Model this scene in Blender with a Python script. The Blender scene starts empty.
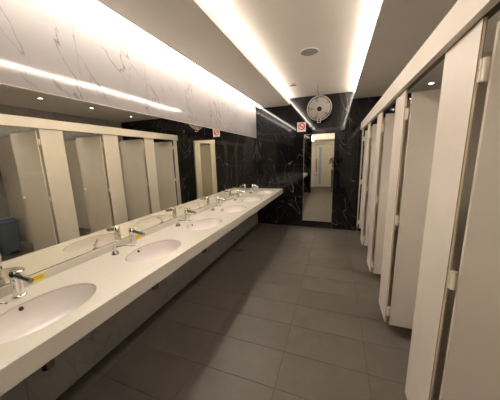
import bpy, bmesh, math, random
from mathutils import Vector, Matrix
random.seed(7)
PI = math.pi
C = bpy.context.scene.collection
scene = bpy.context.scene

# ------------------------------------------------------------------ camera
F_PX, YAW, PITCH, ROLL, EYE = 229.19, .3567, .1855, -.0255, 1.6
cy, sy, cp, sp = math.cos(YAW), math.sin(YAW), math.cos(PITCH), math.sin(PITCH)
cr, sr = math.cos(ROLL), math.sin(ROLL)
r0 = Vector((cy, sy, 0)); d0 = Vector((sy*sp, -cy*sp, -cp)); fwd = Vector((-sy*cp, cy*cp, -sp))
right = r0*cr - d0*sr; down = r0*sr + d0*cr
cam_d = bpy.data.cameras.new('camera'); cam = bpy.data.objects.new('camera', cam_d); C.objects.link(cam)
cam_d.sensor_width = 36; cam_d.lens = 36*F_PX/500; cam_d.clip_start = .02
m = Matrix((right, -down, -fwd)).transposed().to_4x4(); m.translation = Vector((0, 0, EYE))
cam.matrix_world = m
scene.camera = cam

# ------------------------------------------------------------------ world, exposure
w = bpy.data.worlds.new('world'); scene.world = w; w.use_nodes = True
w.node_tree.nodes['Background'].inputs[0].default_value = (.02, .019, .017, 1)
w.node_tree.nodes['Background'].inputs[1].default_value = 1
vs = scene.view_settings
vs.view_transform = 'Standard'; vs.look = 'None'; vs.gamma = 1; vs.use_curve_mapping = False
vs.exposure = 1.20
LED = (1.0, .90, .795)
SLOT_POWER, TRAY_POWER, DOWN_POWER = 9.5, 12.5, 1150.0

# ------------------------------------------------------------------ room numbers (metres)
XL, YB, XR, YF = -1.73, 5.163, 2.34, -1.85          # left wall, end wall, wall behind stalls, entrance wall
YN = .10                                            # near end of the vanity
ZS, ZT, ZSLOT = 2.663, 2.801, 2.92                  # soffit, tray, light slot
SL0, SL1, SR = -1.559, -.956, .272                  # soffit edges
MT = 2.0315                                         # top of the long mirror
CX, CT, CB, UP = -1.1116, .863, .763, .9186         # counter edge, top, apron bottom, upstand top
HX, HZ, HB, PX = .4386, 2.202, 2.068, .472          # stall header and panels
PZ = .108

# ------------------------------------------------------------------ materials
def new_mat(name):
    mt = bpy.data.materials.new(name); mt.use_nodes = True
    nt = mt.node_tree; return mt, nt, nt.nodes['Principled BSDF']
def N(nt, t, **kw):
    n = nt.nodes.new(t)
    for k, v in kw.items():
        if hasattr(n, k): setattr(n, k, v)
    return n
def simple(name, col, rough=.5, metal=0, spec=.5, var=.06, scale=6, bump=0, bscale=200):
    mt, nt, b = new_mat(name)
    b.inputs['Roughness'].default_value = rough; b.inputs['Metallic'].default_value = metal
    b.inputs['Specular IOR Level'].default_value = spec
    g = N(nt, 'ShaderNodeNewGeometry'); no = N(nt, 'ShaderNodeTexNoise'); no.inputs['Scale'].default_value = scale
    no.inputs['Detail'].default_value = 4
    nt.links.new(g.outputs['Position'], no.inputs['Vector'])
    rp = N(nt, 'ShaderNodeValToRGB')
    rp.color_ramp.elements[0].position = .3; rp.color_ramp.elements[1].position = .7
    rp.color_ramp.elements[0].color = tuple(c*(1-var) for c in col)+(1,)
    rp.color_ramp.elements[1].color = tuple(min(1, c*(1+var)) for c in col)+(1,)
    nt.links.new(no.outputs['Fac'], rp.inputs['Fac']); nt.links.new(rp.outputs['Color'], b.inputs['Base Color'])
    if bump:
        n2 = N(nt, 'ShaderNodeTexNoise'); n2.inputs['Scale'].default_value = bscale
        bp = N(nt, 'ShaderNodeBump'); bp.inputs['Strength'].default_value = bump; bp.inputs['Distance'].default_value = .002
        nt.links.new(g.outputs['Position'], n2.inputs['Vector']); nt.links.new(n2.outputs['Fac'], bp.inputs['Height'])
        nt.links.new(bp.outputs['Normal'], b.inputs['Normal'])
    return mt
def emit(name, col, power):
    mt, nt, b = new_mat(name)
    b.inputs['Base Color'].default_value = (.8, .8, .8, 1)
    b.inputs['Emission Color'].default_value = col+(1,); b.inputs['Emission Strength'].default_value = power
    return mt
def slab_coords(nt, spread):
    """world position pushed by a random offset for each slab, so veins break at the joints"""
    g = N(nt, 'ShaderNodeNewGeometry'); oi = N(nt, 'ShaderNodeObjectInfo')
    mu = N(nt, 'ShaderNodeMath', operation='MULTIPLY'); mu.inputs[1].default_value = spread
    cx = N(nt, 'ShaderNodeCombineXYZ'); ad = N(nt, 'ShaderNodeVectorMath', operation='ADD')
    nt.links.new(oi.outputs['Random'], mu.inputs[0])
    for i in range(3): nt.links.new(mu.outputs[0], cx.inputs[i])
    nt.links.new(g.outputs['Position'], ad.inputs[0]); nt.links.new(cx.outputs[0], ad.inputs[1])
    return ad.outputs[0]
def vein(nt, vec, scale, warp, width, mask_scale, m0, m1, stretch=(1, 1, 1), rot=(0, 0, 0)):
    mp = N(nt, 'ShaderNodeMapping'); mp.inputs['Scale'].default_value = stretch; mp.inputs['Rotation'].default_value = rot
    nt.links.new(vec, mp.inputs['Vector'])
    no = N(nt, 'ShaderNodeTexNoise'); no.inputs['Scale'].default_value = scale*.9; no.inputs['Detail'].default_value = 6
    nt.links.new(mp.outputs[0], no.inputs['Vector'])
    sub = N(nt, 'ShaderNodeVectorMath', operation='SUBTRACT'); sub.inputs[1].default_value = (.5, .5, .5)
    nt.links.new(no.outputs['Color'], sub.inputs[0])
    sc = N(nt, 'ShaderNodeVectorMath', operation='SCALE'); sc.inputs['Scale'].default_value = warp
    nt.links.new(sub.outputs[0], sc.inputs[0])
    ad = N(nt, 'ShaderNodeVectorMath', operation='ADD')
    nt.links.new(mp.outputs[0], ad.inputs[0]); nt.links.new(sc.outputs[0], ad.inputs[1])
    vo = N(nt, 'ShaderNodeTexVoronoi', feature='DISTANCE_TO_EDGE'); vo.inputs['Scale'].default_value = scale
    nt.links.new(ad.outputs[0], vo.inputs['Vector'])
    mr = N(nt, 'ShaderNodeMapRange'); mr.inputs['From Min'].default_value = 0; mr.inputs['From Max'].default_value = width
    mr.inputs['To Min'].default_value = 1; mr.inputs['To Max'].default_value = 0
    nt.links.new(vo.outputs['Distance'], mr.inputs['Value'])
    nm = N(nt, 'ShaderNodeTexNoise'); nm.inputs['Scale'].default_value = mask_scale; nm.inputs['Detail'].default_value = 3
    nt.links.new(vec, nm.inputs['Vector'])
    mm = N(nt, 'ShaderNodeMapRange'); mm.inputs['From Min'].default_value = m0; mm.inputs['From Max'].default_value = m1
    nt.links.new(nm.outputs['Fac'], mm.inputs['Value'])
    ml = N(nt, 'ShaderNodeMath', operation='MULTIPLY')
    nt.links.new(mr.outputs[0], ml.inputs[0]); nt.links.new(mm.outputs[0], ml.inputs[1])
    return ml.outputs[0]
def iso_vein(nt, vec, scale, detail, width, mask_scale, m0, m1, stretch=(1, 1, 1), rot=(0, 0, 0), warp=0):
    mp = N(nt, 'ShaderNodeMapping', vector_type='TEXTURE'); mp.inputs['Scale'].default_value = stretch; mp.inputs['Rotation'].default_value = rot
    nt.links.new(vec, mp.inputs['Vector'])
    no = N(nt, 'ShaderNodeTexNoise'); no.inputs['Scale'].default_value = scale; no.inputs['Detail'].default_value = detail
    no.inputs['Roughness'].default_value = .45; no.inputs['Distortion'].default_value = warp
    nt.links.new(mp.outputs[0], no.inputs['Vector'])
    s1 = N(nt, 'ShaderNodeMath', operation='SUBTRACT'); s1.inputs[1].default_value = .5
    nt.links.new(no.outputs['Fac'], s1.inputs[0])
    ab = N(nt, 'ShaderNodeMath', operation='ABSOLUTE'); nt.links.new(s1.outputs[0], ab.inputs[0])
    mr = N(nt, 'ShaderNodeMapRange'); mr.inputs['From Min'].default_value = 0; mr.inputs['From Max'].default_value = width
    mr.inputs['To Min'].default_value = 1; mr.inputs['To Max'].default_value = 0
    nt.links.new(ab.outputs[0], mr.inputs['Value'])
    nm = N(nt, 'ShaderNodeTexNoise'); nm.inputs['Scale'].default_value = mask_scale; nm.inputs['Detail'].default_value = 3
    nt.links.new(vec, nm.inputs['Vector'])
    mm = N(nt, 'ShaderNodeMapRange'); mm.inputs['From Min'].default_value = m0; mm.inputs['From Max'].default_value = m1
    nt.links.new(nm.outputs['Fac'], mm.inputs['Value'])
    ml = N(nt, 'ShaderNodeMath', operation='MULTIPLY')
    nt.links.new(mr.outputs[0], ml.inputs[0]); nt.links.new(mm.outputs[0], ml.inputs[1])
    return ml.outputs[0]
def marble(name, base, veins_col, rough, veins, cloud=None):
    mt, nt, b = new_mat(name); b.inputs['Roughness'].default_value = rough
    b.inputs['IOR'].default_value = 1.5
    vec = slab_coords(nt, 23.0)
    fac = None
    for v in veins:
        f, amt = iso_vein(nt, vec, *v[0], **v[1]), v[2]
        a = N(nt, 'ShaderNodeMath', operation='MULTIPLY'); a.inputs[1].default_value = amt; nt.links.new(f, a.inputs[0])
        if fac is None: fac = a.outputs[0]
        else:
            mx = N(nt, 'ShaderNodeMath', operation='MAXIMUM'); nt.links.new(fac, mx.inputs[0]); nt.links.new(a.outputs[0], mx.inputs[1]); fac = mx.outputs[0]
    mix = N(nt, 'ShaderNodeMix', data_type='RGBA')
    mix.inputs['A'].default_value = base+(1,); mix.inputs['B'].default_value = veins_col+(1,)
    if cloud:
        no = N(nt, 'ShaderNodeTexNoise'); no.inputs['Scale'].default_value = 1.6; no.inputs['Detail'].default_value = 5
        nt.links.new(vec, no.inputs['Vector'])
        rp = N(nt, 'ShaderNodeValToRGB'); rp.color_ramp.elements[0].position = .35; rp.color_ramp.elements[1].position = .7
        rp.color_ramp.elements[0].color = base+(1,); rp.color_ramp.elements[1].color = cloud+(1,)
        nt.links.new(no.outputs['Fac'], rp.inputs['Fac']); nt.links.new(rp.outputs['Color'], mix.inputs['A'])
    nt.links.new(fac, mix.inputs['Factor']); nt.links.new(mix.outputs['Result'], b.inputs['Base Color'])
    return mt
M = {}
M['black_marble'] = marble('black_marble', (.005, .005, .006), (.40, .38, .35), .05,
    [((1.6, 2.2, .0024, 1.6, .36, .54), dict(stretch=(.62, .8, 3.2), rot=(0, -.42, 0)), .8),
     ((2.0, 2, .0024, 2.2, .42, .60), dict(stretch=(.60, .8, 3.0), rot=(0, .30, 0)), .42),
     ((2.2, 2.2, .0028, 2.4, .42, .60), dict(stretch=(.62, .8, 3.2), rot=(0, -.8, 0)), .42)], cloud=(.008, .008, .010))
M['white_marble'] = marble('white_marble', (.42, .395, .38), (.17, .16, .165), .06,
    [((2.0, 8, .0065, 2.6, .40, .58), dict(stretch=(.8, .75, 2.1), rot=(.5, 0, 0), warp=.15), .9),
     ((3.4, 8, .010, 3.2, .44, .62), dict(stretch=(.8, .8, 1.9), rot=(.35, 0, 0), warp=.2), .6),
     ((1.2, 8, .030, 2.4, .50, .66), dict(stretch=(.8, .8, 1.8), rot=(.5, 0, 0), warp=.2), .3)], cloud=(.39, .365, .352))
M['cream'] = simple('cream_laminate', (.82, .75, .665), .38, var=.03, scale=3)
M['cream_plastic'] = simple('cream_plastic', (.84, .78, .64), .35, var=.03)
M['edge'] = simple('edge_band', (.42, .29, .16), .5, var=.05)
M['dark_rail'] = simple('dark_rail', (.09, .075, .06), .5)
M['counter'] = simple('solid_surface', (.68, .635, .56), .22, var=.02, scale=30)
M['paint'] = simple('ceiling_paint', (.87, .83, .785), .7, var=.02, scale=2)
M['wall_paint'] = simple('wall_paint', (.80, .76, .68), .6, var=.02, scale=2)
M['backing'] = simple('wall_backing', (.10, .095, .09), .8)
M['light_grout'] = simple('light_grout', (.34, .31, .29), .8)
M['grout'] = simple('grout', (.03, .026, .022), .9)
M['ceramic'] = simple('white_ceramic', (.80, .74, .71), .08, var=.015)
M['chrome'] = simple('chrome', (.80, .79, .77), .07, metal=1, var=.03)
M['dark_chrome'] = simple('dark_chrome', (.30, .29, .28), .16, metal=1, var=.05)
M['steel'] = simple('brushed_steel', (.62, .60, .57), .3, metal=1, var=.05)
M['drain_metal'] = simple('drain_metal', (.13, .12, .11), .5, metal=.3)
M['mirror'] = simple('mirror_silver', (.88, .87, .765), 0.0, metal=1, var=.004)
M['dark'] = simple('dark_hole', (.012, .012, .012), .6)
M['black_plastic'] = simple('black_plastic', (.02, .02, .02), .4)
M['fan_plastic'] = simple('fan_plastic', (.62, .58, .52), .4, var=.04)
M['fan_blade'] = simple('fan_blade', (.33, .30, .27), .3, var=.04)
M['speaker_grille'] = simple('speaker_grille', (.36, .33, .31), .6, var=.08, scale=300, bump=.4, bscale=900)
M['white_plastic'] = simple('white_plastic', (.85, .82, .78), .4, var=.02)
M['sign_red'] = simple('sign_red', (.60, .035, .018), .4, var=.04)
M['yellow'] = simple('yellow_sticker', (.82, .62, .02), .4, var=.04)
M['ink'] = simple('ink', (.12, .09, .02), .6)
M['clear_label'] = simple('beige_label', (.62, .52, .42), .35, var=.05)
M['door_white'] = simple('door_white', (.74, .69, .61), .4, var=.02)
M['blue_glass'] = simple('frosted_blue_glass', (.40, .52, .76), .25, var=.05)
M['bin'] = simple('bin_plastic', (.15, .185, .23), .4, var=.08)
M['bin_dark'] = simple('bin_dark', (.02, .022, .03), .5)
M['skin'] = simple('skin', (.46, .27, .19), .55, var=.06, scale=20)
M['shirt'] = simple('shirt_cloth', (.02, .02, .024), .9, var=.2, scale=30)
M['trousers'] = simple('trouser_cloth', (.10, .10, .11), .9, var=.15, scale=30)
M['hair'] = simple('hair', (.012, .010, .008), .6, var=.2, scale=60)
M['phone'] = simple('phone_black', (.015, .015, .017), .25)
M['slot_led'] = emit('slot_led', LED, SLOT_POWER)
M['tray_led'] = emit('tray_led', LED, TRAY_POWER)
M['down_led'] = emit('downlight_lens', (1, .93, .84), DOWN_POWER)
M['lamp_white'] = emit('lamp_white', (1, .9, .78), 12.0)
def tile_mat():
    mt, nt, b = new_mat('floor_tile')
    vec = slab_coords(nt, 11.0)
    no = N(nt, 'ShaderNodeTexNoise'); no.inputs['Scale'].default_value = 5; no.inputs['Detail'].default_value = 8; no.inputs['Roughness'].default_value = .65
    nt.links.new(vec, no.inputs['Vector'])
    rp = N(nt, 'ShaderNodeValToRGB'); rp.color_ramp.elements[0].position = .3; rp.color_ramp.elements[1].position = .72
    rp.color_ramp.elements[0].color = (.115, .098, .082, 1); rp.color_ramp.elements[1].color = (.150, .128, .107, 1)
    nt.links.new(no.outputs['Fac'], rp.inputs['Fac'])
    oi = N(nt, 'ShaderNodeObjectInfo'); mr = N(nt, 'ShaderNodeMapRange')
    mr.inputs['To Min'].default_value = .93; mr.inputs['To Max'].default_value = 1.07
    nt.links.new(oi.outputs['Random'], mr.inputs['Value'])
    hs = N(nt, 'ShaderNodeHueSaturation'); nt.links.new(mr.outputs[0], hs.inputs['Value'])
    nt.links.new(rp.outputs['Color'], hs.inputs['Color']); nt.links.new(hs.outputs['Color'], b.inputs['Base Color'])
    b.inputs['Roughness'].default_value = .42
    n2 = N(nt, 'ShaderNodeTexNoise'); n2.inputs['Scale'].default_value = 240
    nt.links.new(vec, n2.inputs['Vector'])
    bp = N(nt, 'ShaderNodeBump'); bp.inputs['Strength'].default_value = .12; bp.inputs['Distance'].default_value = .001
    nt.links.new(n2.outputs['Fac'], bp.inputs['Height']); nt.links.new(bp.outputs['Normal'], b.inputs['Normal'])
    return mt
M['tile'] = tile_mat()

# ------------------------------------------------------------------ mesh helpers
class MB:
    def __init__(s): s.bm = bmesh.new()
    def box(s, x0, x1, y0, y1, z0, z1, bev=0):
        r = bmesh.ops.create_cube(s.bm, size=1)
        for v in r['verts']:
            v.co = Vector(((x0+x1)/2+v.co.x*(x1-x0), (y0+y1)/2+v.co.y*(y1-y0), (z0+z1)/2+v.co.z*(z1-z0)))
        if bev:
            es = list({e for v in r['verts'] for e in v.link_edges})
            bmesh.ops.bevel(s.bm, geom=es, offset=bev, segments=2, affect='EDGES', profile=.5)
        return s
    def tube(s, pts, rad, n=12, cap=True):
        pts = [Vector(p) for p in pts]
        rads = rad if isinstance(rad, (list, tuple)) else [rad]*len(pts)
        rings = []; up = None
        for i, p in enumerate(pts):
            t = (pts[min(i+1, len(pts)-1)]-pts[max(i-1, 0)]).normalized()
            if up is None:
                up = Vector((0, 0, 1)) if abs(t.z) < .9 else Vector((1, 0, 0))
            a = t.cross(up).normalized(); b = a.cross(t).normalized(); up = b
            rings.append([s.bm.verts.new(p+(a*math.cos(k*2*PI/n)+b*math.sin(k*2*PI/n))*rads[i]) for k in range(n)])
        for i in range(len(rings)-1):
            for k in range(n):
                s.bm.faces.new((rings[i][k], rings[i][(k+1) % n], rings[i+1][(k+1) % n], rings[i+1][k]))
        if cap:
            s.bm.faces.new(rings[0][::-1]); s.bm.faces.new(rings[-1])
        return s
    def lathe(s, prof, n=24, c=(0, 0, 0), ex=1, ey=1):
        rings = []
        for (r, z) in prof:
            if r < 1e-6: rings.append([s.bm.verts.new((c[0], c[1], c[2]+z))])
            else: rings.append([s.bm.verts.new((c[0]+r*ex*math.cos(k*2*PI/n), c[1]+r*ey*math.sin(k*2*PI/n), c[2]+z)) for k in range(n)])
        for i in range(len(rings)-1):
            A, B = rings[i], rings[i+1]
            for k in range(n):
                q = (k+1) % n
                vs_ = ([A[0]] if len(A) == 1 else [A[k], A[q]]) + ([B[0]] if len(B) == 1 else [B[q], B[k]])
                if len(vs_) > 2: s.bm.faces.new(vs_)
        return s
    def torus(s, R, r, n=40, k=8, c=(0, 0, 0)):
        rings = []
        for i in range(n):
            a = i*2*PI/n
            rings.append([s.bm.verts.new((c[0]+(R+r*math.cos(j*2*PI/k))*math.cos(a), c[1]+(R+r*math.cos(j*2*PI/k))*math.sin(a), c[2]+r*math.sin(j*2*PI/k))) for j in range(k)])
        for i in range(n):
            A, B = rings[i], rings[(i+1) % n]
            for j in range(k):
                s.bm.faces.new((A[j], B[j], B[(j+1) % k], A[(j+1) % k]))
        return s
    def xf(s, mtx): s.bm.transform(mtx); return s
    def mesh(s, name, mat, smooth=False):
        bmesh.ops.recalc_face_normals(s.bm, faces=s.bm.faces)
        me = bpy.data.meshes.new(name); s.bm.to_mesh(me); s.bm.free()
        me.materials.append(M[mat])
        if smooth:
            me.polygons.foreach_set('use_smooth', [True]*len(me.polygons))
            me.set_sharp_from_angle(angle=math.radians(40))
        return me
    def build(s, name, mat, parent=None, smooth=False):
        return link(name, s.mesh(name, mat, smooth), parent)
def link(name, me, parent=None, loc=None):
    o = bpy.data.objects.new(name, me); C.objects.link(o)
    if parent: o.parent = parent
    if loc: o.location = loc
    return o
def tag(o, label, cat, group=None):
    o['label'] = label; o['category'] = cat
    if group: o['group'] = group
    return o
def thing(name, loc, label, cat, group=None, rotz=0):
    o = bpy.data.objects.new(name, None); C.objects.link(o); o.location = loc; o.rotation_euler = (0, 0, rotz)
    o.empty_display_size = .1
    return tag(o, label, cat, group)
def struct(o, label=None):
    o['kind'] = 'structure'
    if label: o['label'] = label
    return o
def copy_tree(o, parent=None):
    c = o.copy(); C.objects.link(c); c.parent = parent
    for ch in o.children: copy_tree(ch, c)
    return c
def bx(name, mat, parent, x0, x1, y0, y1, z0, z1, bev=0):
    return MB().box(x0, x1, y0, y1, z0, z1, bev).build(name, mat, parent)
_shared = {}
def slab(name, mat, parent, x0, x1, y0, y1, z0, z1, bev=.0012):
    """a slab that shares its mesh with every slab of the same size"""
    key = (name, mat, round(x1-x0, 4), round(y1-y0, 4), round(z1-z0, 4))
    if key not in _shared:
        mb = MB().box(-(x1-x0)/2, (x1-x0)/2, -(y1-y0)/2, (y1-y0)/2, -(z1-z0)/2, (z1-z0)/2, 0)
        if bev:
            bmesh.ops.bevel(mb.bm, geom=list(mb.bm.edges), offset=bev, segments=1, affect='EDGES')
        _shared[key] = mb.mesh(name, mat)
    return link(name, _shared[key], parent, ((x0+x1)/2, (y0+y1)/2, (z0+z1)/2))
def cuts(a, b, start, pitch):
    """joint positions between a and b"""
    v = [a]; k = math.floor((a-start)/pitch)-1
    while True:
        p = start+k*pitch
        if p > b-.02: break
        if p > a+.02: v.append(p)
        k += 1
    return v+[b]

# ================================================================== SETTING
# floor: grout bed + one slab for each tile
floor = struct(bx('floor', 'grout', None, XL-.1, XR+.1, YF-.1, YB+.1, -.06, -.003), 'dark warm grey stone tile floor in stack bond')
G = .0012
for i, (xa, xb) in enumerate(zip(*(lambda c: (c, c[1:]))(cuts(XL, XR, -.338, .626)))):
    for (ya, yb) in zip(*(lambda c: (c, c[1:]))(cuts(YF, YB, 1.30, .327))):
        slab('floor_tile', 'tile', floor, xa+G, xb-G, ya+G, yb-G, -.012, 0)

# end wall of black marble
wall_back = struct(bx('wall_back', 'backing', None, XL-.1, XR+.1, YB+.012, YB+.12, 0, 3.0), 'end wall clad in polished black marble with thin white veins')
bxs = cuts(XL, XR, -.987, .6345); bzs = [0, .71, 1.405, 2.09, 2.95]
for xa, xb in zip(bxs, bxs[1:]):
    for za, zb in zip(bzs, bzs[1:]):
        slab('marble_panel', 'black_marble', wall_back, xa+.0008, xb-.0008, YB, YB+.012, za+.0008, zb-.0008)

# left wall: white marble above and below the mirror
wall_left = struct(bx('wall_left', 'light_grout', None, XL-.13, XL-.012, YF-.1, YB+.012, 0, 3.0), 'left wall with white marble bulkhead above the long mirror')
lys = cuts(YN, YB, 1.247, .6315)
for k, (ya, yb) in enumerate(zip(lys, lys[1:])):
    dx = (.0, -.0008, .0008, -.0005, .0006, -.0007, .0005, 0, -.0005)[k % 9]
    sl = slab('marble_panel', 'white_marble', wall_left, XL-.012, XL, ya+.0004, yb-.0004, MT, 2.95)
    sl.rotation_euler = (0, dx*2.2, dx*.6)          # slabs are set a hair out of true, so reflections break at the joints
    slab('marble_panel', 'white_marble', wall_left, XL-.012, XL, ya+.0008, yb-.0008, .002, CT-.005)
# wall behind the stalls
wall_right = struct(bx('wall_right', 'light_grout', None, XR+.012, XR+.12, .05, YB+.012, 0, 3.0), 'veined pale marble wall behind the toilet stalls')
rys = cuts(.19, YB, 1.247, .6315)
for ya, yb in zip(rys, rys[1:]):
    for za, zb in ((.002, 1.33), (1.33, ZS)):
        slab('marble_panel', 'white_marble', wall_right, XR, XR+.012, ya+.0008, yb-.0008, za, zb-.0016)
# black marble end panel beside the near end of the vanity, and the lobby behind the camera
struct(bx('wall_near', 'black_marble', None, XL, -.97, YN-.16, YN-.002, 0, ZS+.2), 'black marble return wall at the near end of the vanity')
struct(bx('wall_lobby', 'wall_paint', None, -1.27, -1.147, YF, YN-.162, 0, ZS), 'cream lobby wall beside the entrance door')
struct(bx('wall_corridor', 'wall_paint', None, PX, PX+.1, YF, .187, 0, ZS), 'plain cream lobby wall on the stall side')
struct(bx('wall_stall_end', 'wall_paint', None, PX+.1, XR+.012, .05, .187, 0, ZS), 'plain cream end wall of the stall row')
# entrance wall with its door
wf = MB().box(XL-.1, -.96, YF-.12, YF, 0, 2.95).box(.02, XR, YF-.12, YF, 0, 2.95).box(-.96, .02, YF-.12, YF, 2.13, 2.95)
struct(wf.build('wall_front', 'wall_paint'), 'cream entrance wall behind the camera')
door = struct(bx('door_1', 'door_white', None, -.945, .005, YF-.05, YF-.01, .01, 2.115, .003), 'white entrance door with tall frosted blue glass strip and black pull bar')
bx('glass_strip', 'blue_glass', door, -.785, -.656, YF-.012, YF-.006, .15, 2.0, .001)
MB().tube([(-.885, YF+.045, .76), (-.885, YF+.045, 1.42)], .014).tube([(-.885, YF-.012, .85), (-.885, YF+.045, .85)], .009).tube([(-.885, YF-.012, 1.33), (-.885, YF+.045, 1.33)], .009).build('pull_handle', 'black_plastic', door, True)
MB().tube([(-.885, YF-.012, .62), (-.885, YF+.004, .62)], .026, 20).build('lock', 'dark_chrome', door, True)
bx('door_plate', 'steel', door, -.61, -.42, YF-.011, YF-.006, 1.57, 1.60)
fr = MB().box(-.985, -.95, YF, YF+.015, 0, 2.15).box(.01, .045, YF, YF+.015, 0, 2.15).box(-.985, .045, YF, YF+.015, 2.12, 2.155)
struct(fr.build('trim_1', 'door_white'), 'white frame around the entrance door')

# ceiling: dropped soffits, tray, light slot
ceil = bpy.data.objects.new('ceiling', None); C.objects.link(ceil); struct(ceil, 'white ceiling with a raised lit tray between dropped soffits')
TB = .03; YT0 = -1.0; RD = .13
bx('soffit', 'paint', ceil, SL0, SL1, YN, YB, ZS, ZS+TB)
DOWN = ((1.27, .86), (1.27, 1.76), (1.27, 2.66), (1.27, 3.55), (1.36, 4.62)); DR = .031
bx('soffit', 'paint', ceil, SR, 1.2, .19, YB, ZS, ZS+TB)
bx('soffit', 'paint', ceil, 1.43, XR+.1, .19, YB, ZS, ZS+TB)
def holed_strip(x0, x1, ycuts, holes, hr, z0, z1, name, mat, parent):
    mb = MB(); bm = mb.bm
    for (ya, yb), (hx, hy) in zip(zip(ycuts, ycuts[1:]), holes):
        angs = sorted([k*2*PI/28 for k in range(28)]+[math.atan2(y-hy, x-hx) % (2*PI) for x in (x0, x1) for y in (ya, yb)])
        lo, li, hi = [], [], []
        for a in angs:
            dx, dy = math.cos(a), math.sin(a)
            t = min((x1-hx)/dx if dx > 1e-9 else (x0-hx)/dx if dx < -1e-9 else 1e9, (yb-hy)/dy if dy > 1e-9 else (ya-hy)/dy if dy < -1e-9 else 1e9)
            lo.append(bm.verts.new((hx+dx*t, hy+dy*t, z0))); li.append(bm.verts.new((hx+dx*hr, hy+dy*hr, z0))); hi.append(bm.verts.new((hx+dx*hr, hy+dy*hr, z1)))
        for k in range(len(angs)):
            q = (k+1) % len(angs)
            bm.faces.new((lo[k], lo[q], li[q], li[k])); bm.faces.new((li[k], li[q], hi[q], hi[k]))
    return mb.build(name, mat, parent)
holed_strip(1.2, 1.43, [.19, 1.31, 2.21, 3.10, 4.10, YB], DOWN, DR, ZS, ZS+TB, 'soffit_strip', 'paint', ceil)
bx('soffit_end', 'paint', ceil, -.968, SL1, YT0, YN, ZS, ZS+TB)
bx('soffit_end', 'paint', ceil, SR, PX+.1, YT0, .19, ZS, ZS+TB)
bx('lobby_ceiling', 'paint', ceil, XL, XR, YF, YT0-.30, 2.33, ZT)
bx('lobby_ceiling', 'paint', ceil, XL, XR, YT0-.30, YT0-.02, ZS, ZS+TB)
bx('lobby_side', 'paint', ceil, XL, -.968, YT0-.02, YN-.16, ZS, ZS+TB)
bx('tray_lip', 'paint', ceil, SL1-.012, SL1, YT0, YB, ZS+TB, ZS+TB+.02)
bx('tray_lip', 'paint', ceil, SR, SR+.008, YT0, YB, ZS+TB, ZS+TB+.02)
bx('slot_divider', 'paint', ceil, SL0+.02, SL0+.035, YN, YB, ZS+TB, ZSLOT)
bx('recess_back', 'paint', ceil, SL1-RD-.02, SL1-RD, YT0, YB, ZS+TB, ZT)
bx('recess_back', 'paint', ceil, SR+RD, SR+RD+.02, YT0, YB, ZS+TB, ZT)
bx('tray_end', 'paint', ceil, SL1-RD, SR+RD, YT0-.02, YT0, ZS, ZT)
bx('tray_panel', 'paint', ceil, SL1-RD-.02, SR+RD+.02, YT0-.02, YB, ZT, ZT+.03)
bx('slot_top', 'paint', ceil, XL, SL0+.035, YN, YB, ZSLOT, ZSLOT+.03)

# LED battens hidden in the coves
tag(bx('led_diffuser', 'slot_led', None, XL+.085, SL0-.002, YN+.004, YB-.004, ZS+.010, ZS+.018, .002), 'long glowing light diffuser in the slot above the white marble', 'light strip')
tag(bx('led_batten', 'tray_led', None, SL1-.062, SL1-.035, YT0+.06, YB-.02, ZT-.036, ZT-.0005, .003), 'warm white light strip along the tray edge on the washbasin side', 'light strip', 'ceiling tray light strips')
tag(bx('led_batten', 'tray_led', None, SR+.012, SR+.039, YT0+.06, YB-.02, ZT-.036, ZT-.0005, .003), 'warm white light strip along the tray edge on the stall side', 'light strip', 'ceiling tray light strips')

# ================================================================== VANITY
NB = 6; BY = [.617+.79*i for i in range(NB)]; BXC = -1.375; AX, AY = .175, .252
counter = thing('vanity_counter', (0, 0, 0), 'long cream solid-surface vanity counter under the mirror', 'counter')
mb = MB(); bm = mb.bm
edges = [YN+.002]+[(BY[i]+BY[i+1])/2 for i in range(NB-1)]+[YB-.003]
SEG = 56; ztop, zbot = CT, CT-.012
for i in range(NB):
    ya, yb = edges[i], edges[i+1]
    inn, out, inn2 = [], [], []
    angs = [k*2*PI/SEG for k in range(SEG)]
    corners = [math.atan2(y-BY[i], x-BXC) % (2*PI) for x in (XL+.001, CX-.012) for y in (ya, yb)]
    angs = sorted(angs+corners)
    for a in angs:
        dx, dy = math.cos(a), math.sin(a)
        t = min(((CX-.012-BXC)/dx if dx > 1e-9 else (XL+.001-BXC)/dx if dx < -1e-9 else 1e9),
                ((yb-BY[i])/dy if dy > 1e-9 else (ya-BY[i])/dy if dy < -1e-9 else 1e9))
        rr = 1/math.sqrt((dx/AX)**2+(dy/AY)**2)
        inn.append((BXC+dx*rr, BY[i]+dy*rr)); out.append((BXC+dx*t, BY[i]+dy*t))
    vt = [bm.verts.new((x, y, ztop)) for x, y in out]; vi = [bm.verts.new((x, y, ztop)) for x, y in inn]
    vr = [bm.verts.new((BXC+(x-BXC)*.985, BY[i]+(y-BY[i])*.99, ztop-.004)) for x, y in inn]
    vb = [bm.verts.new((BXC+(x-BXC)*.985, BY[i]+(y-BY[i])*.99, zbot)) for x, y in inn]
    vo = [bm.verts.new((x, y, zbot)) for x, y in out]
    n = len(angs)
    for k in range(n):
        q = (k+1) % n
        bm.faces.new((vt[k], vt[q], vi[q], vi[k])); bm.faces.new((vi[k], vi[q], vr[q], vr[k]))
        bm.faces.new((vr[k], vr[q], vb[q], vb[k])); bm.faces.new((vb[k], vb[q], vo[q], vo[k]))
mb.build('countertop', 'counter', counter)
bx('apron', 'counter', counter, CX-.014, CX, YN+.002, YB-.003, CB, CT, .003)
tag(bx('backsplash', 'counter', None, XL+.0005, XL+.016, YN+.002, YB-.003, CT+.0002, UP, .002), 'low cream upstand strip between the counter and the long mirror', 'backsplash')

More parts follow.
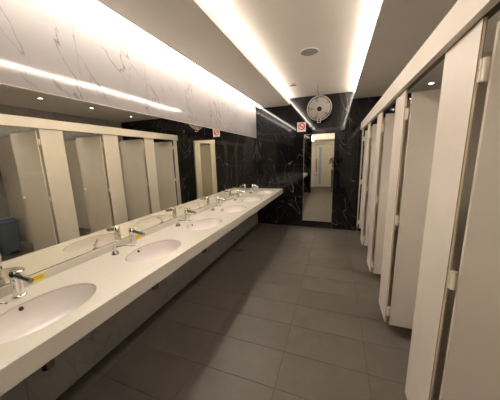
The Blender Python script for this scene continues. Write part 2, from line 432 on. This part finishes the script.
mir = tag(bx('vanity_mirror', 'mirror', None, XL-.008, XL, YN+.003, YB-.002, UP+.001, MT-.002), 'long frameless mirror along the wall above the washbasins', 'mirror')

bx('bottom_seal', 'dark_rail', mir, XL-.004, XL+.0012, YN+.003, YB-.002, UP+.0012, UP+.0042)
bx('top_trim', 'white_plastic', mir, XL-.004, XL+.0015, YN+.003, YB-.002, MT-.0045, MT-.0005)  # added white strip standing in for the bright bevelled edge of the marble
ORD = ['nearest', 'second', 'third', 'fourth', 'fifth', 'farthest']
def ordinal(i): return ORD[i]
# basins
def make_basin():
    t = thing('washbasin', (0, 0, 0), '', 'washbasin', 'oval washbasins')
    prof = [(1.08, -.0125), (1.08, -.022), (1.01, -.026), (1.0, -.04), (.95, -.085), (.82, -.130), (.60, -.160), (.32, -.173), (.13, -.177)]
    inner = [(1.08, -.0125), (.985, -.0125), (.972, -.03), (.925, -.072), (.80, -.115), (.58, -.145), (.30, -.158), (.12, -.162), (0, -.162)]
    MB().lathe(inner+[], 48, (0, 0, 0), AX, AY).build('bowl', 'ceramic', t, True)
    MB().lathe(prof[:]+[(0, -.178)], 48, (0, 0, 0), AX, AY).build('underside', 'ceramic', t, True)
    MB().lathe([(0, .006), (.018, .006), (.021, .003), (.022, 0)], 20, (0, 0, -.1615)).build('drain', 'chrome', t, True)
    # overflow hole in the back of the bowl, near the rim
    c = Vector((-AX*.955, -.018, -.028)); nrm = Vector((1, .1, .45)).normalized()
    mt = Matrix.Translation(c) @ nrm.to_track_quat('Z', 'Y').to_matrix().to_4x4()
    MB().lathe([(0, .004), (.009, .004), (.0095, -.002)], 16).xf(mt).build('overflow_hole', 'dark', t, True)
    MB().torus(.0105, .0013, 20, 6, (0, 0, .0035)).xf(mt).build('overflow_ring', 'dark_chrome', t, True)
    return t
b0 = make_basin()
for i in range(NB):
    o = b0 if i == 0 else copy_tree(b0)
    o.location = (BXC, BY[i], CT)
    o['label'] = f'{ordinal(i)} oval white undermount washbasin from the camera'
# taps
def make_tap():
    t = thing('tap', (0, 0, 0), '', 'tap', 'chrome basin taps')
    MB().lathe([(0, 0), (.033, 0), (.033, .005), (.030, .009), (.027, .011)], 24).build('base_flange', 'chrome', t, True)
    MB().lathe([(.027, .010), (.0255, .060), (.0245, .120), (.0235, .142), (.020, .148), (0, .148)], 24).build('body', 'chrome', t, True)
    sp = MB().tube([(.008, 0, .130), (.05, 0, .124), (.128, 0, .110)], [.016, .015, .013], 14).build('spout', 'dark_chrome', t, True)
    MB().tube([(.114, 0, .112), (.115, 0, .094)], [.0125, .0115], 14).build('aerator', 'chrome', sp, True)
    lv = MB()
    lv.tube([(0, 0, .148), (0, 0, .154)], [.019, .016], 16)
    lv.box(-.020, .070, -.010, .010, .153, .159, .0025)
    lv.build('lever', 'chrome', t, True)
    return t
t0 = make_tap()
for i in range(NB):
    o = t0 if i == 0 else copy_tree(t0)
    o.location = (-1.643, BY[i]+.028, CT); o.rotation_euler.z = math.radians(4)
    o['label'] = f'chrome lever tap behind the {ordinal(i)} washbasin from the camera'
# soap pumps
def make_pump():
    t = thing('soap_pump', (0, 0, 0), '', 'soap pump', 'deck soap pumps')
    MB().lathe([(0, 0), (.027, 0), (.027, .004), (.024, .015), (.016, .026), (.009, .031), (0, .032)], 22).build('collar', 'dark_chrome', t, True)
    MB().lathe([(.007, .030), (.007, .044), (.011, .046), (.012, .060), (.009, .065), (0, .066)], 16).build('plunger', 'steel', t, True)
    MB().tube([(0, 0, .057), (.05, .042, .060), (.105, .088, .056), (.112, .094, .048)], [.005, .0045, .004, .004], 8).build('nozzle', 'dark_chrome', t, True)
    return t
p0 = make_pump()
for i in range(NB):
    o = p0 if i == 0 else copy_tree(p0)
    o.location = (-1.622, BY[i]-.168, CT); o.rotation_euler.z = (.0, .05, -.2, .1, .0, .15)[i]
    o['label'] = f'chrome soap pump with thin nozzle beside the {ordinal(i)} washbasin from the camera'
# stickers on the upstand
for i in range(4):
    y = BY[i]+(.125, .125, .145, .15)[i]
    xs = XL+.0165
    t = thing('yellow_sticker', (xs, y, CT+.028), f'small yellow sticker on the upstand by the {ordinal(i)} tap from the camera', 'sticker', 'yellow stickers on the upstand')
    bx('label_sheet', 'yellow', t, 0, .0012, 0, .068, -.018, .020)
    ink = MB()
    for row, zc in enumerate((.009, -.003)):
        yy = .007
        while yy < .056:
            L = random.uniform(.002, .006); ink.box(.0012, .0016, yy, min(.055, yy+L), zc-.002, zc+.002); yy += L+.0022
    ink.build('printed_text', 'ink', t)
    if i < 2:
        bx('paper_sheet', 'clear_label', t, 0, .001, -.058, -.004, -.018, .016)
# bottle traps under the counter
def make_trap():
    t = thing('bottle_trap', (0, 0, 0), '', 'pipe', 'chrome bottle traps')
    MB().tube([(0, 0, .167), (0, 0, .08)], .017, 14).build('tailpiece', 'chrome', t, True)
    MB().lathe([(0, 0), (.024, 0), (.028, .004), (.028, .085), (.022, .092), (.017, .094)], 20).build('trap_cup', 'dark_chrome', t, True)
    MB().tube([(-.02, 0, .075), (-.12, 0, .075), (-.317, 0, .075)], .014, 12).build('waste_pipe', 'chrome', t, True)
    return t
tr0 = make_trap()
for i in range(NB):
    o = tr0 if i == 0 else copy_tree(tr0)
    o.location = (-1.40, BY[i]-.02, .518)
    o['label'] = f'chrome bottle trap under the {ordinal(i)} washbasin from the camera'

# ================================================================== STALLS
PY = [(.19, .497), (1.153, 1.46), (2.121, 2.425), (3.078, 3.384), (4.042, 4.32), (5.016, 5.148)]   # front panels (near, far)
FAR = ['out beside the camera', 'nearest', 'second', 'third', 'fourth', 'last']
for i, (ya, yb) in enumerate(PY):
    nm = ('cream stall divider beside the camera, out of the photo' if i == 0 else
          'narrow cream stall panel against the black end wall' if i == 5 else
          f'cream stall divider with wide front panel, {FAR[i]} from the camera')
    t = thing('stall_divider', (PX, ya, 0), nm, 'partition', 'toilet stall dividers')
    bx('front_panel', 'cream', t, 0, .015, 0, yb-ya, PZ, HB-.001, .002)
    bx('edge_band', 'edge', t, .0005, .0145, -.0008, .0005, PZ+.001, HB-.002)
    bx('edge_strip', 'cream_plastic', t, .004, .0105, -.0014, -.0007, PZ+.001, HB-.002)
    if i < 5:
        bx('side_panel', 'cream', t, .0155, XR-PX-.002, yb-ya-.018, yb-ya, PZ, HB-.03, .002)
        for xx in (.35, 1.3):
            MB().tube([(xx, yb-ya-.009, 0), (xx, yb-ya-.009, .006)], .025, 16).tube([(xx, yb-ya-.009, .006), (xx, yb-ya-.009, PZ+.002)], .008, 10).build('leg', 'steel', t, True)
    else:
        MB().tube([(.0075, .06, 0), (.0075, .06, .006)], .025, 16).tube([(.0075, .06, .006), (.0075, .06, PZ+.002)], .006, 10).build('leg', 'steel', t, True)
# header beam
hd = thing('stall_header', (0, 0, 0), 'cream header beam running along the top of the stall fronts', 'beam')
bx('fascia_board', 'cream', hd, HX, PX-.0005, .192, YB-.002, HB, HZ, .002)
bx('rail', 'dark_rail', hd, PX, PX+.03, .192, YB-.002, HB+.001, HB+.03)  # shade of the gap above the panels, put into a dark colour
bx('cap_board', 'cream', hd, PX, PX+.055, .192, YB-.002, HB+.031, HZ-.004)
# doors, all swung open into the stalls
def make_door():
    t = thing('stall_door', (0, 0, 0), '', 'door', 'open stall doors')
    W = .625
    lf = bx('leaf', 'cream', t, .036, .036+W, -.030, -.015, PZ+.003, 2.037, .0015)
    bx('edge_band', 'cream_plastic', lf, .0345, .0362, -.0298, -.0152, PZ+.004, 2.036)
    for z in (1.888, 1.060, .228):
        h = MB().box(.006, .040, -.0145, -.0035, z-.040, z-.001, .003).box(.006, .040, -.0145, -.0035, z+.001, z+.040, .003)
        h.tube([(.020, -.016, z-.040), (.020, -.016, z+.040)], .009, 12)
        h.build('hinge', 'cream_plastic', t)
    k = MB().tube([(.61, -.030, 1.06), (.61, -.036, 1.06)], .020, 18).tube([(.61, -.036, 1.06), (.61, -.052, 1.06)], [.010, .013], 14)
    k.build('latch_knob', 'cream_plastic', t, True)
    MB().box(.585, .650, -.0155, -.006, 1.03, 1.09, .003).build('indicator', 'cream_plastic', t)
    return t
d0_ = make_door()
DL = ['at the right edge of the photo, nearest the camera', 'second from the camera', 'third from the camera', 'fourth from the camera', 'next to the black end wall']
for i in range(5):
    o = d0_ if i == 0 else copy_tree(d0_)
    o.location = (PX, PY[i+1][0], 0); o.rotation_euler.z = math.radians((0, .8, -.6, .5, 0)[i])
    o['label'] = f'open cream stall door {DL[i]}'

# pedal bin in the stall behind the second divider
bn = thing('pedal_bin', (2.02, 2.17, 0), 'tall blue-grey plastic pedal bin inside a stall, seen in the long mirror', 'bin')
mbn = MB()
bmn = mbn.bm
rings = []
for (z, s) in ((0, .80), (.02, .84), (.55, .98), (.56, 1.0)):
    hx, hy, rr = .15*s, .145*s, .05
    ring = []
    for qx, qy, a0 in ((1, 1, 0), (-1, 1, 90), (-1, -1, 180), (1, -1, 270)):
        for k in range(5):
            a = math.radians(a0+k*22.5)
            ring.append(bmn.verts.new((qx*(hx-rr)+rr*math.cos(a), qy*(hy-rr)+rr*math.sin(a), z)))
    rings.append(ring)
for A, B in zip(rings, rings[1:]):
    for k in range(20): bmn.faces.new((A[k], A[(k+1) % 20], B[(k+1) % 20], B[k]))
bmn.faces.new(rings[0][::-1]); bmn.faces.new(rings[-1])
mbn.build('body', 'bin', bn)
MB().box(-.155, .155, -.15, .15, .56, .60, .012).box(-.125, .125, -.12, .12, .598, .64, .02).build('lid', 'bin', bn)
MB().box(-.20, -.12, -.05, .05, .02, .04, .006).build('pedal', 'bin_dark', bn)

# floor drain under the counter side
fd = thing('floor_drain', (-1.53, 3.46, 0), 'small square metal floor drain under the washbasin counter', 'drain')
bx('drain_plate', 'drain_metal', fd, -.08, .08, -.075, .075, .0003, .003, .001)
for k in range(5):
    bx('slot', 'dark', fd, -.06, .06, -.050+.023*k, -.040+.023*k, .0028, .0034)

# ================================================================== END WALL AND CEILING FITTINGS
bmr = thing('tall_mirror', (-.3435, YB, .155), 'tall mirror on the black marble end wall', 'mirror')
bx('glass', 'mirror', bmr, -.3035, .3035, -.012, -.0005, .004, 1.878)
fm = MB().box(-.3075, -.3035, -.014, -.0005, 0, 1.882).box(.3035, .3075, -.014, -.0005, 0, 1.882).box(-.3035, .3035, -.014, -.0005, 0, .004).box(-.3035, .3035, -.014, -.0005, 1.878, 1.882)
fm.build('edge_trim', 'steel', bmr)

sg = thing('no_smoking_sign', (-.708, YB, 2.20), 'square white no smoking sign on the black wall', 'sign')
RX = Matrix.Rotation(PI/2, 4, 'X')      # local z -> -y
bx('plate', 'white_plastic', sg, -.09, .09, -.006, -.0005, -.096, .096, .001)
def disc_ring(ri, ro, n=40, t=.0015):
    mb = MB(); mb.lathe([(ri, 0), (ri, t), (ro, t), (ro, 0), (ri, 0)], n); return mb
off = Matrix.Translation((0, -.006, .008))
disc_ring(.050, .073).xf(off @ RX).build('red_ring', 'sign_red', sg)
MB().box(-.056, .056, -.0105, .0105, .0002, .0018).xf(off @ RX @ Matrix.Rotation(-PI/4, 4, 'Z')).build('red_bar', 'sign_red', sg)
cg = MB().box(-.040, .022, -.006, .006, 0, .0012).box(.026, .042, -.006, .006, 0, .0012)
cg.tube([(.036, .010, .0006), (.033, .020, .0006), (.040, .028, .0006)], .0016, 6)
cg.xf(off @ RX).build('cigarette', 'ink', sg)
MB().box(.030, .052, -.0068, -.006, -.088, -.080).box(-.052, .020, -.0068, -.006, -.086, -.082).build('printed_text', 'ink', sg)

# wall fan
fan = thing('wall_fan', (-.334, YB, 2.50), 'round caged fan mounted high on the black end wall', 'fan')
FC = Vector((0, -.313, -.013)); FA = Vector((.10, -1, -.40)).normalized()
MB().box(-.05, .05, -.02, -.0005, -.07, .07, .004).tube([(0, -.02, 0), (0, -.10, -.02), FC-FA*.13], .016, 12).build('wall_bracket', 'fan_plastic', fan, True)
MB().tube([(-.011, -.756, ZT-2.50-.001), (-.012, -.72, .22), (-.006, -.55, .17), (.0, -.36, .16), (0, -.24, .11), FC-FA*.10], .0045, 8).build('power_cable', 'black_plastic', fan, True)
FM = Matrix.Translation(FC) @ FA.to_track_quat('Z', 'Y').to_matrix().to_4x4()
MB().lathe([(0, -.15), (.05, -.145), (.062, -.12), (.062, -.06), (.045, -.045), (0, -.045)], 24).xf(FM).build('motor', 'fan_plastic', fan, True)
RF = .226
cage = MB()
cage.torus(RF, .0055, 56, 8)
for rr, zz in ((RF*.80, .028), (RF*.55, .042)): cage.torus(rr, .0022, 48, 5, (0, 0, zz))
NW = 60
for k in range(NW):
    a = k*2*PI/NW; c_, s_ = math.cos(a), math.sin(a); b_ = a+.35
    p = lambda r, z, an: (r*math.cos(an), r*math.sin(an), z)
    cage.tube([p(RF, 0, b_), p(RF*.8, .028, a+.27), p(RF*.55, .042, a+.15), p(.05, .048, a)], .0021, 4, False)
    cage.tube([p(RF, 0, a), p(RF*.85, -.045, a), p(.06, -.065, a)], .0015, 4, False)
cage.xf(FM).build('cage', 'fan_plastic', fan, True)
MB().lathe([(0, .056), (.038, .054), (.052, .046), (.052, .042), (0, .042)], 28).xf(FM).build('cage_cap', 'fan_plastic', fan, True)
MB().lathe([(0, .060), (.042, .058), (.047, .053), (.047, .05)], 28).xf(FM).build('badge', 'bin_dark', fan, True)
for k in range(5):
    mb = MB(); rows = []
    for i in range(7):
        r = .035+.165*i/6; wd = .55+.62*math.sin(PI*(i/6*.75+.1))
        rows.append([mb.bm.verts.new((r*math.cos(k*PI/2.5+wd*(u-.5)), r*math.sin(k*PI/2.5+wd*(u-.5)), .008-.035*(u-.5))) for u in (0, .25, .5, .75, 1)])
    for A, B in zip(rows, rows[1:]):
        for j in range(4): mb.bm.faces.new((A[j], A[j+1], B[j+1], B[j]))
    r_ = bmesh.ops.solidify(mb.bm, geom=mb.bm.faces[:], thickness=.003)
    mb.xf(FM).build('blade', 'fan_blade', fan, True)
MB().lathe([(0, .02), (.03, .018), (.036, 0), (.036, -.044)], 24).xf(FM).build('blade_hub', 'fan_plastic', fan, True)
br = MB().tube([FC-FA*.06+Vector((-.03, 0, -.205)), FC-FA*.02+Vector((-.03, 0, -.265)), FC-FA*.02+Vector((.03, 0, -.265)), FC-FA*.06+Vector((.03, 0, -.205))], .006, 8)
br.build('pull_bracket', 'fan_plastic', fan, True)

spk = thing('ceiling_speaker', (-.342, 3.05, ZT), 'round flush speaker grille in the ceiling tray', 'speaker')
MB().lathe([(.098, -.004), (.106, -.006), (.112, -.003), (.113, 0)], 40).build('rim', 'white_plastic', spk, True)
MB().lathe([(0, -.006), (.06, -.0055), (.099, -.004), (.099, 0)], 40).build('grille', 'speaker_grille', spk, True)
spr = thing('sprinkler', (-.726, 4.17, ZT), 'tiny metal sprinkler head on the ceiling tray near the fan', 'sprinkler')
MB().lathe([(0, -.006), (.036, -.005), (.044, 0)], 20).build('escutcheon', 'steel', spr, True)
MB().lathe([(0, -.03), (.012, -.028), (.008, -.012), (.008, -.003)], 12).box(-.055, .055, -.01, .01, -.036, -.028).build('head', 'dark_chrome', spr, True)

# downlights over the stalls
def make_down():
    t = thing('downlight', (0, 0, 0), '', 'downlight', 'downlights over the stalls')
    MB().lathe([(DR-.003, .0), (DR-.002, -.003), (DR+.006, -.003), (DR+.009, .0)], 28).build('ring', 'chrome', t, True)
    MB().lathe([(DR-.001, 0), (DR-.001, .055), (0, .055)], 28).build('can', 'white_plastic', t, True)
    MB().lathe([(0, .048), (DR-.006, .048), (DR-.006, .053), (0, .053)], 24).build('lens', 'down_led', t, True)
    return t
dl0 = make_down()
for i, (x, y) in enumerate(DOWN):
    o = dl0 if i == 0 else copy_tree(dl0)
    o.location = (x, y, ZS); o['label'] = f'small chrome downlight in the soffit over the {("nearest", "second", "third", "fourth", "farthest")[i]} stall from the camera'
# lobby lamp seen in the end mirror
lb = thing('hanging_lamp', (-1.0, -.80, ZS), 'small white box lamp hanging in the lobby, seen in the tall mirror', 'lamp')
MB().tube([(0, 0, -.012), (0, 0, -.20)], .006, 8).lathe([(0, -.014), (.03, -.012), (.032, 0)], 16).build('drop_rod', 'steel', lb, True)
bx('housing', 'white_plastic', lb, -.055, .055, -.03, .03, -.215, -.195, .003)
bx('diffuser', 'lamp_white', lb, -.05, .05, -.025, .025, -.41, -.2155, .008)

# ================================================================== PHOTOGRAPHER (a sliver shows in the tall mirror)
per = thing('person', (.03, -.40, 0), 'person in black shirt and grey trousers holding up a phone, reflected in the tall mirror', 'person')
def skin_mesh(name, mat, verts, edgs, rad, parent, root=0, sub=2):
    me = bpy.data.meshes.new(name); me.from_pydata(verts, edgs, []); me.materials.append(M[mat])
    o = link(name, me, parent)
    o.modifiers.new('skin', 'SKIN'); 
    for v, r in zip(me.skin_vertices[0].data, rad): v.radius = (r, r) if not isinstance(r, tuple) else r; v.use_root = False
    me.skin_vertices[0].data[root].use_root = True
    o.modifiers['skin'].use_smooth_shade = True
    s = o.modifiers.new('sub', 'SUBSURF'); s.levels = sub; s.render_levels = sub
    return o
# body: pelvis root, spine, head, arms raised to the phone, legs
V = [(0, 0, .98), (0, 0, 1.15), (0, .0, 1.34), (0, .0, 1.43), (0, .0, 1.50), (0, .03, 1.58), (0, .03, 1.68)]
R_ = [(.16, .115), (.145, .105), (.16, .11), (.10, .08), (.055, .055), (.075, .09), (.07, .085)]
E_ = [(i, i+1) for i in range(6)]
def add(p, r, par): V.append(p); R_.append(r); E_.append((par, len(V)-1)); return len(V)-1
for s in (-1, 1):
    a = add((s*.17, 0, 1.41), .058, 3); a = add((s*.235, .04, 1.31), .047, a); a = add((s*.25, .09, 1.235), .044, a)
    a = add((s*.175, .20, 1.37), .038, a); a = add((s*.095, .30, 1.50), .028, a); a = add((s*.078, .345, 1.555), .030, a)
    h = add((s*.10, 0, .90), .095, 0); h = add((s*.105, .01, .52), .062, h); h = add((s*.11, -.02, .28), .058, h); h = add((s*.11, -.02, .09), .04, h)
    add((s*.125, .12, .04), .038, h)
skin_mesh('body', 'skin', V, E_, R_, per)
# fingers wrapped round the phone
for s in (-1, 1):
    for k in range(4):
        z0 = 1.565+.017*k-.02
        L = (.9, 1.0, .97, .8)[k]
        skin_mesh('finger', 'skin', [(s*.082, .345, z0), (s*.092, .37, z0+.006), (s*.084, .385+.002*L, z0+.010), (s*.060, .386, z0+.012)], [(0, 1), (1, 2), (2, 3)], [.010, .0085, .008, .007], per, 0, 1)
    skin_mesh('thumb', 'skin', [(s*.08, .338, 1.555), (s*.072, .345, 1.585), (s*.055, .357, 1.61)], [(0, 1), (1, 2)], [.012, .010, .008], per, 0, 1)
# clothes
sv = [(0, 0, .95), (0, 0, 1.15), (0, 0, 1.34), (0, 0, 1.435), (0, 0, 1.47)]; srr = [(.18, .135), (.165, .125), (.185, .13), (.12, .10), (.07, .07)]; se = [(0, 1), (1, 2), (2, 3), (3, 4)]
for s in (-1, 1):
    sv.append((s*.175, 0, 1.42)); srr.append(.075); se.append((3, len(sv)-1))
    sv.append((s*.238, .045, 1.30)); srr.append(.066); se.append((len(sv)-2, len(sv)-1))
skin_mesh('shirt', 'shirt', sv, se, srr, per)
tv = [(0, 0, .97)]; trr = [(.17, .13)]; te = []
for s in (-1, 1):
    pr = 0
    for p, r in (((s*.10, 0, .88), .11), ((s*.105, .01, .52), .082), ((s*.11, -.02, .28), .075), ((s*.11, -.02, .10), .07)):
        tv.append(p); trr.append(r); te.append((pr, len(tv)-1)); pr = len(tv)-1
skin_mesh('trousers', 'trousers', tv, te, trr, per)
for s in (-1, 1):
    MB().box(s*.12-.05, s*.12+.05, -.10, .19, 0, .025, .01).box(s*.12-.045, s*.12+.045, -.095, .15, .02, .095, .03).build('shoe', 'black_plastic', per, True)
# head, face, hair
hd_ = MB(); bmesh.ops.create_uvsphere(hd_.bm, u_segments=28, v_segments=20, radius=1)
for v in hd_.bm.verts:
    x, y, z = v.co; k = 1-.22*max(0, -z)
    v.co = Vector((x*.077*k, y*.098*(1-.1*max(0, -z))+.03, z*.118+1.655))
for f_ in range(1): pass
hd_.build('head', 'skin', per, True)
MB().tube([(0, .122, 1.668), (0, .140, 1.640), (0, .128, 1.628)], [.008, .015, .010], 10).build('nose', 'skin', per, True)
MB().tube([(-.024, .114, 1.600), (0, .122, 1.601), (.024, .114, 1.600)], [.004, .008, .004], 8).build('mouth', 'sign_red', per, True)
for s in (-1, 1):
    MB().lathe([(0, .012), (.008, .009), (.012, 0), (.008, -.009), (0, -.012)], 12, (s*.032, .112, 1.662)).build('eye', 'dark', per, True)
    MB().lathe([(0, .032), (.010, .022), (.014, 0), (.009, -.022), (0, -.03)], 12, (s*.080, .025, 1.655), .6, 1.3).build('ear', 'skin', per, True)
hr = MB(); bmesh.ops.create_uvsphere(hr.bm, u_segments=28, v_segments=20, radius=1)
for v in hr.bm.verts:
    x, y, z = v.co
    zz = z*.128+1.668
    if y > .25 and z < .42: y = .25
    if z < -.45: zz = -.45*.128+1.668
    v.co = Vector((x*.087, y*.106+.022, zz))
hr.build('hair', 'hair', per, True)
phn = tag(bx('phone', 'phone', None, -.055, .115, -.028, -.019, 1.555, 1.635, .004), 'black phone held up by the person in the mirror', 'phone')
